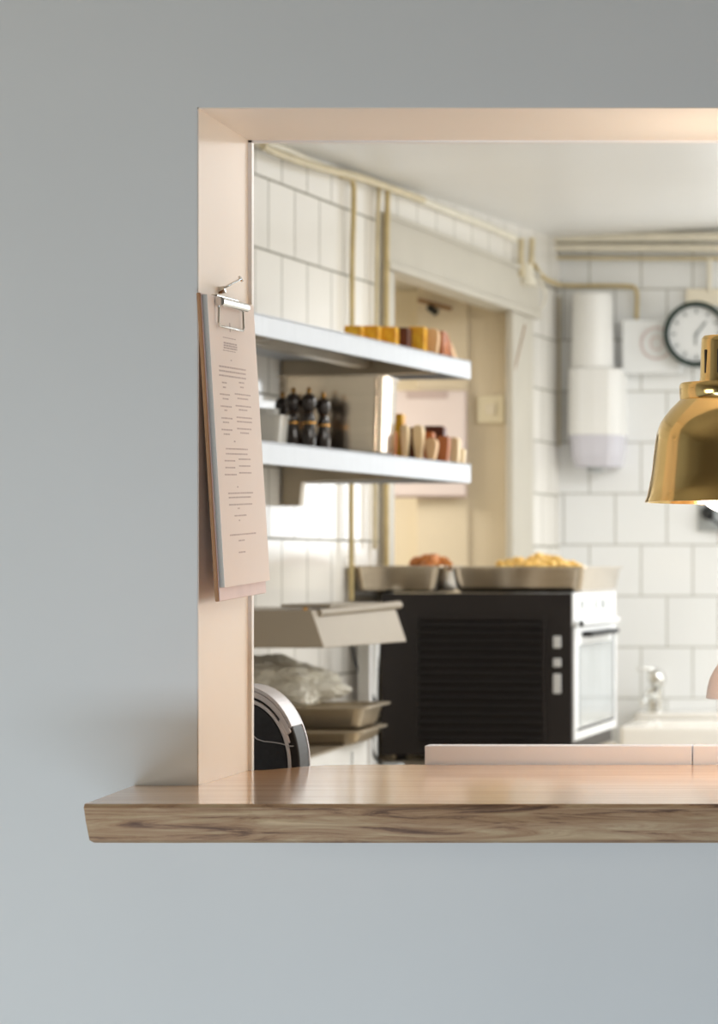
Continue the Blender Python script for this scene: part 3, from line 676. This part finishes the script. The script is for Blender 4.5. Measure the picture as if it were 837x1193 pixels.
obj('pipe', lambda bm: tube(bm, [rel(599,278),rel(599,300),rel(599,322)], .009, 12), 'pipe', pd, smooth=True)
obj('pipe', lambda bm: tube(bm, [rel(612,278),rel(611,300),rel(609,322)], .009, 12), 'pipe', pd, smooth=True)
obj('flared_boot', lambda bm: tube(bm, [rel(604,308),rel(604,320),rel(604,333)], [.018,.024,.034], 16), 'pipel', pd, smooth=True)
bw = lambda px, py, d=.02: (Xp(px,YB-d), YB-d, Zp(py,YB-d))
pipe('conduit', 'thin ochre conduit running from the corner to the white box', [wpt(617,308),wpt(625,322),wpt(640,331,.02),bw(660,333),bw(700,333),bw(733,333),bw(741,335),bw(743,345),bw(742,372)], .006, 'pipey')
pipe('ceiling_pipe', 'upper pale pipe along the top of the back wall', [bw(618,277,.05),bw(720,276,.05),bw(860,275,.05)], .014, 'pipel')
pipe('ceiling_pipe', 'middle pale pipe along the top of the back wall', [bw(618,288,.035),bw(720,288,.035),bw(860,289,.035)], .013, 'pipel')
pipe('ceiling_pipe', 'thin ochre pipe lowest along the top of the back wall', [bw(640,300,.02),bw(720,301,.02),bw(860,301,.02)], .006, 'pipe')
pipe('wall_pipe', 'short pale pipe rising behind the round clock', [bw(827,300,.02),bw(827,340,.02)], .007, 'pipel')
pipe('corner_pipe', 'thin cream pipe in the tiled corner beside the dispenser', [bw(652,345,.012),bw(652,520,.012)], .003, 'pipe')
pipe('wall_cable', 'thin reddish cable hanging on the beige passage wall', [(Xp(612,7.68),7.68,Zp(378,7.68)),(Xp(600,7.68),7.68,Zp(430,7.68)),(Xp(591,7.68),7.68,Zp(480,7.68))], .0022, 'railb', cat='cable')
pipe('looped_wire', 'thin pale wire looping below the pipes at the door frame corner', [wpt(622,325),wpt(630,340),wpt(630,352),wpt(622,362)], .003, 'pipel', cat='wire')
# passage things
rl = thing('ceiling_rail', 'brown rail with a black fitting high in the passage', 'rail', (Xp(505,7.68),7.68,Zp(356,7.68)))
obj('rail_bar', lambda bm: tube(bm, [(-.042,0,.016),(.05,0,-.010)], .006, 8), 'railb', rl, smooth=True)
obj('fitting', lambda bm: tube(bm, [(-.012,0,-.004),(.010,-.01,-.020)], .010, 10), 'rubber', rl, smooth=True)
sw = thing('light_switch', 'square ivory light switch on the beige passage wall', 'light switch', (Xp(572,7.71),7.72,Zp(477,7.71)))
obj('plate', lambda bm: box(bm, -.039,.039,-.012,0,-.038,.038), 'switch', sw, bevel=.004)
obj('rocker', lambda bm: box(bm, -.014,.014,-.017,-.011,-.016,.016), 'cream', sw, bevel=.003)
pc = thing('wall_board', 'pale pink clipboard hanging on the passage wall behind the shelves', 'clipboard', (Xp(499,7.68), 7.68, Zp(455,7.68)))
kk = 7.68/F
obj('backing', lambda bm: box(bm, -44*kk, 45*kk, 0, .010, -125*kk, 0), 'pinkb', pc, bevel=.006)
obj('sheet', lambda bm: box(bm, -44*kk, 43*kk, -.003, 0, -122*kk, -.002), 'pinkbd', pc)
obj('clip', lambda bm: prism(bm, [(-24*kk,-9*kk),(22*kk,-9*kk),(24*kk,-1*kk),(-26*kk,-1*kk)], lambda a,b,t: (a,-.006+.003*t,b)), 'pinkb', pc, bevel=.001)
# ---------------------------------------------------------------- back wall things
ds = thing('towel_dispenser', 'white rounded dispenser with lavender base on the back wall', 'dispenser', (Xp(695,8.13), YB, Zp(550,8.13)))
kd = 8.1/F
def rbox(bm, x0, x1, z0, z1, d, taper=1.0, r=.02):
    hw = (x1-x0)/2; cx = (x0+x1)/2; rows = []
    for z, s in ((z0,taper),(z0+(z1-z0)*.35,(1+taper)/2+.02 if taper<1 else 1),(z1,1.0)):
        pts = []
        for i in range(13):
            a = R(180+180*i/12); pts.append((cx+hw*s*(abs(math.cos(a))**.5)*math.copysign(1,math.cos(a)), d*s*(abs(math.sin(a))**.6)*-1, z))
        pts += [(cx+hw*s,0,z),(cx-hw*s,0,z)]
        rows.append([bm.verts.new(p) for p in pts])
    n = len(rows[0])
    for A,B in zip(rows, rows[1:]):
        for k in range(n): bm.faces.new((A[k],A[(k+1)%n],B[(k+1)%n],B[k]))
    bm.faces.new(rows[0][::-1]); bm.faces.new(rows[-1])
obj('cover', lambda bm: rbox(bm, -34*kd, 33*kd, 43*kd, 120*kd, .13), 'whitep', ds, bevel=.006)
obj('lower_cover', lambda bm: rbox(bm, -33*kd, 33*kd, 6*kd, 43*kd, .128, .82), 'lav', ds, bevel=.006)
obj('outlet', lambda bm: tube(bm, [(-.005,-.06,0),(-.005,-.06,.03)], [.022,.03], 16), 'grey', ds, smooth=True)
cr = thing('paper_roll', 'white tapered paper roll standing on top of the dispenser', 'paper roll', (Xp(690,8.12), 8.135, Zp(430,8.12)))
obj('roll', lambda bm: lathe(bm, [(0,.0),(.055,0),(.062,.006),(.0605,.10),(.056,.215),(.050,.222),(.018,.222),(.018,.20),(0,.20)], n=48), 'whitep', cr, smooth=True)
eb = thing('electrical_box', 'white square box with a round dial under the clock', 'electrical box', (Xp(725,8.15), YB, Zp(435,8.15)))
obj('box_cover', lambda bm: box(bm, 0, 68*kd*1.01, -.062, 0, 0, 63*kd), 'whitee', eb, bevel=.006)
def f(bm):
    cx, cz = 41*kd, 35*kd
    for r0, r1 in ((.047,.043),(.020,.017)):
        o = [(cx+r0*math.cos(2*math.pi*i/48), cz+r0*math.sin(2*math.pi*i/48)) for i in range(48)]
        i_ = [(cx+r1*math.cos(2*math.pi*i/48), cz+r1*math.sin(2*math.pi*i/48)) for i in range(48)]
        vo = [bm.verts.new((a,-.066,b)) for a,b in o]; vi = [bm.verts.new((a,-.066,b)) for a,b in i_]
        wo = [bm.verts.new((a,-.060,b)) for a,b in o]; wi = [bm.verts.new((a,-.060,b)) for a,b in i_]
        for k in range(48):
            k2 = (k+1)%48
            bm.faces.new((vo[k],vo[k2],vi[k2],vi[k])); bm.faces.new((vo[k],wo[k],wo[k2],vo[k2])); bm.faces.new((vi[k],vi[k2],wi[k2],wi[k]))
obj('dial_ring', f, 'boardf', eb)
obj('dial_plate', lambda bm: tube(bm, [(41*kd,-.0635,35*kd),(41*kd,-.061,35*kd)], .042, 40), 'whitee', eb)
ck = thing('wall_clock', 'round wall clock with dark green rim and white face', 'clock', (Xp(811.5,8.1), 8.140, Zp(389,8.1)))
CR = 38.2*8.1/F
def ringf(bm, r0, r1, y0, y1, n=72):
    V = [[bm.verts.new((r*math.cos(2*math.pi*i/n), y, r*math.sin(2*math.pi*i/n))) for i in range(n)] for r, y in ((r0,y0),(r1,y0+ -.0),(r1,y1),(r0,y1))]
    for A,B in zip(V, V[1:]+V[:1]):
        for k in range(n): bm.faces.new((A[k],A[(k+1)%n],B[(k+1)%n],B[k]))
obj('clock_rim', lambda bm: ringf(bm, CR, CR*.84, -.045, 0), 'clockr', ck, bevel=.002)
obj('clock_dial', lambda bm: tube(bm, [(0,-.030,0),(0,-.002,0)], CR*.87, 64), 'clockf', ck)
def f(bm):
    for i in range(12):
        a = R(30*i); c, s = math.sin(a), math.cos(a); r = CR*.70
        L_ = .0065
        vs = box(bm, -.0022, .0022, -.0315, -.030, -L_, L_)
        m = Matrix.Rotation(a, 3, 'Y')
        for v in vs: v.co = (m @ v.co) + Vector((c*r, 0, s*r))
obj('hour_mark', f, 'tick', ck)
def hand(bm, ang, ln, wd):
    vs = box(bm, -wd, wd, -.0335, -.032, -.008, ln); m = Matrix.Rotation(R(ang), 3, 'Y')
    for v in vs: v.co = m @ v.co
obj('hour_hand', lambda bm: hand(bm, 185, .032, .0018), 'tick', ck)
obj('minute_hand', lambda bm: hand(bm, 38, .046, .0022), 'tick', ck)
jb = obj('junction_box', lambda bm: box(bm, Xp(800,YB), Xp(842,YB), YB-.02, YB, Zp(356,YB), Zp(337,YB)), 'cream', bevel=.003); tag(jb, 'small cream junction box peeking out above the clock', 'junction box')
sk = thing('wall_socket', 'grey socket plate with black plug behind the lamp bulb', 'socket', (Xp(829,YB), YB, Zp(602,YB)))
obj('socket_plate', lambda bm: box(bm, -.038,.038,-.012,0,-.042,.042), 'grey', sk, bevel=.004)
obj('plug', lambda bm: tube(bm, [(-.01,-.012,.012),(0,-.055,0)], [.020,.012], 16), 'rubber', sk, smooth=True)
obj('plug_cord', lambda bm: tube(bm, [(0,-.052,0),(.012,-.05,-.012),(.04,-.03,-.035),(.07,-.02,-.07)], .004, 8, 2), 'rubber', sk, smooth=True)
# sink and tap
sn = thing('sink', 'wide white sink against the tiled back wall', 'sink', (0,0,.0))
SZ = .930
def f(bm):
    x0,x1,y0,y1 = -.80,.50,7.62,YB-.002
    bx0,bx1,by0,by1 = -.73,.40,7.68,7.95
    z0, z1, zb = SZ-.20, SZ, SZ-.16
    O = lambda z: [bm.verts.new(p) for p in ((x0,y0,z),(x1,y0,z),(x1,y1,z),(x0,y1,z))]
    I = lambda z, e=0: [bm.verts.new(p) for p in ((bx0+e,by0+e,z),(bx1-e,by0+e,z),(bx1-e,by1-e,z),(bx0+e,by1-e,z))]
    a = O(z0); b = O(z1-.012); c = I(z1-.012); d = I(zb,.03)
    for P,Q in ((a,b),(b,c),(c,d)):
        for k in range(4): bm.faces.new((P[k],P[(k+1)%4],Q[(k+1)%4],Q[k]))
    bm.faces.new(a[::-1]); bm.faces.new(d)
obj('basin', f, 'ceramic', sn, bevel=.012)
obj('back_ledge', lambda bm: box(bm, -.80, .50, 8.03, YB-.003, SZ-.012, SZ+.004), 'ceramic', sn, bevel=.004)
obj('stand', lambda bm: box(bm, -.78, .48, 7.66, YB-.004, 0, SZ-.20), 'whitep', sn)
tp = thing('mixer_tap', 'chrome mixer tap on the sink ledge', 'tap', (Xp(764,8.08), 8.085, SZ+.004))
obj('tap_body', lambda bm: lathe(bm, [(0,0),(.030,0),(.030,.006),(.025,.010),(.024,.070),(.0,.074)], n=32), 'chrome', tp, smooth=True)
obj('spout', lambda bm: tube(bm, [(0,0,.040),(-.018,-.06,.050),(-.024,-.11,.042),(-.025,-.125,.028)], [.014,.013,.012,.011], 14, 1), 'chrome', tp, smooth=True)
def f(bm):
    bmesh.ops.create_uvsphere(bm, u_segments=24, v_segments=16, radius=1)
    for v in bm.verts: v.co = Vector((v.co.x*.027+.004+v.co.z*-.003, v.co.y*.027, v.co.z*.030+.098))
lv = obj('tap_head', f, 'chrome', tp, smooth=True)
obj('lever', lambda bm: tube(bm, [(-.005,0,.122),(-.03,-.01,.126),(-.052,-.015,.124)], [.009,.006,.005], 12), 'chrome', lv, smooth=True)
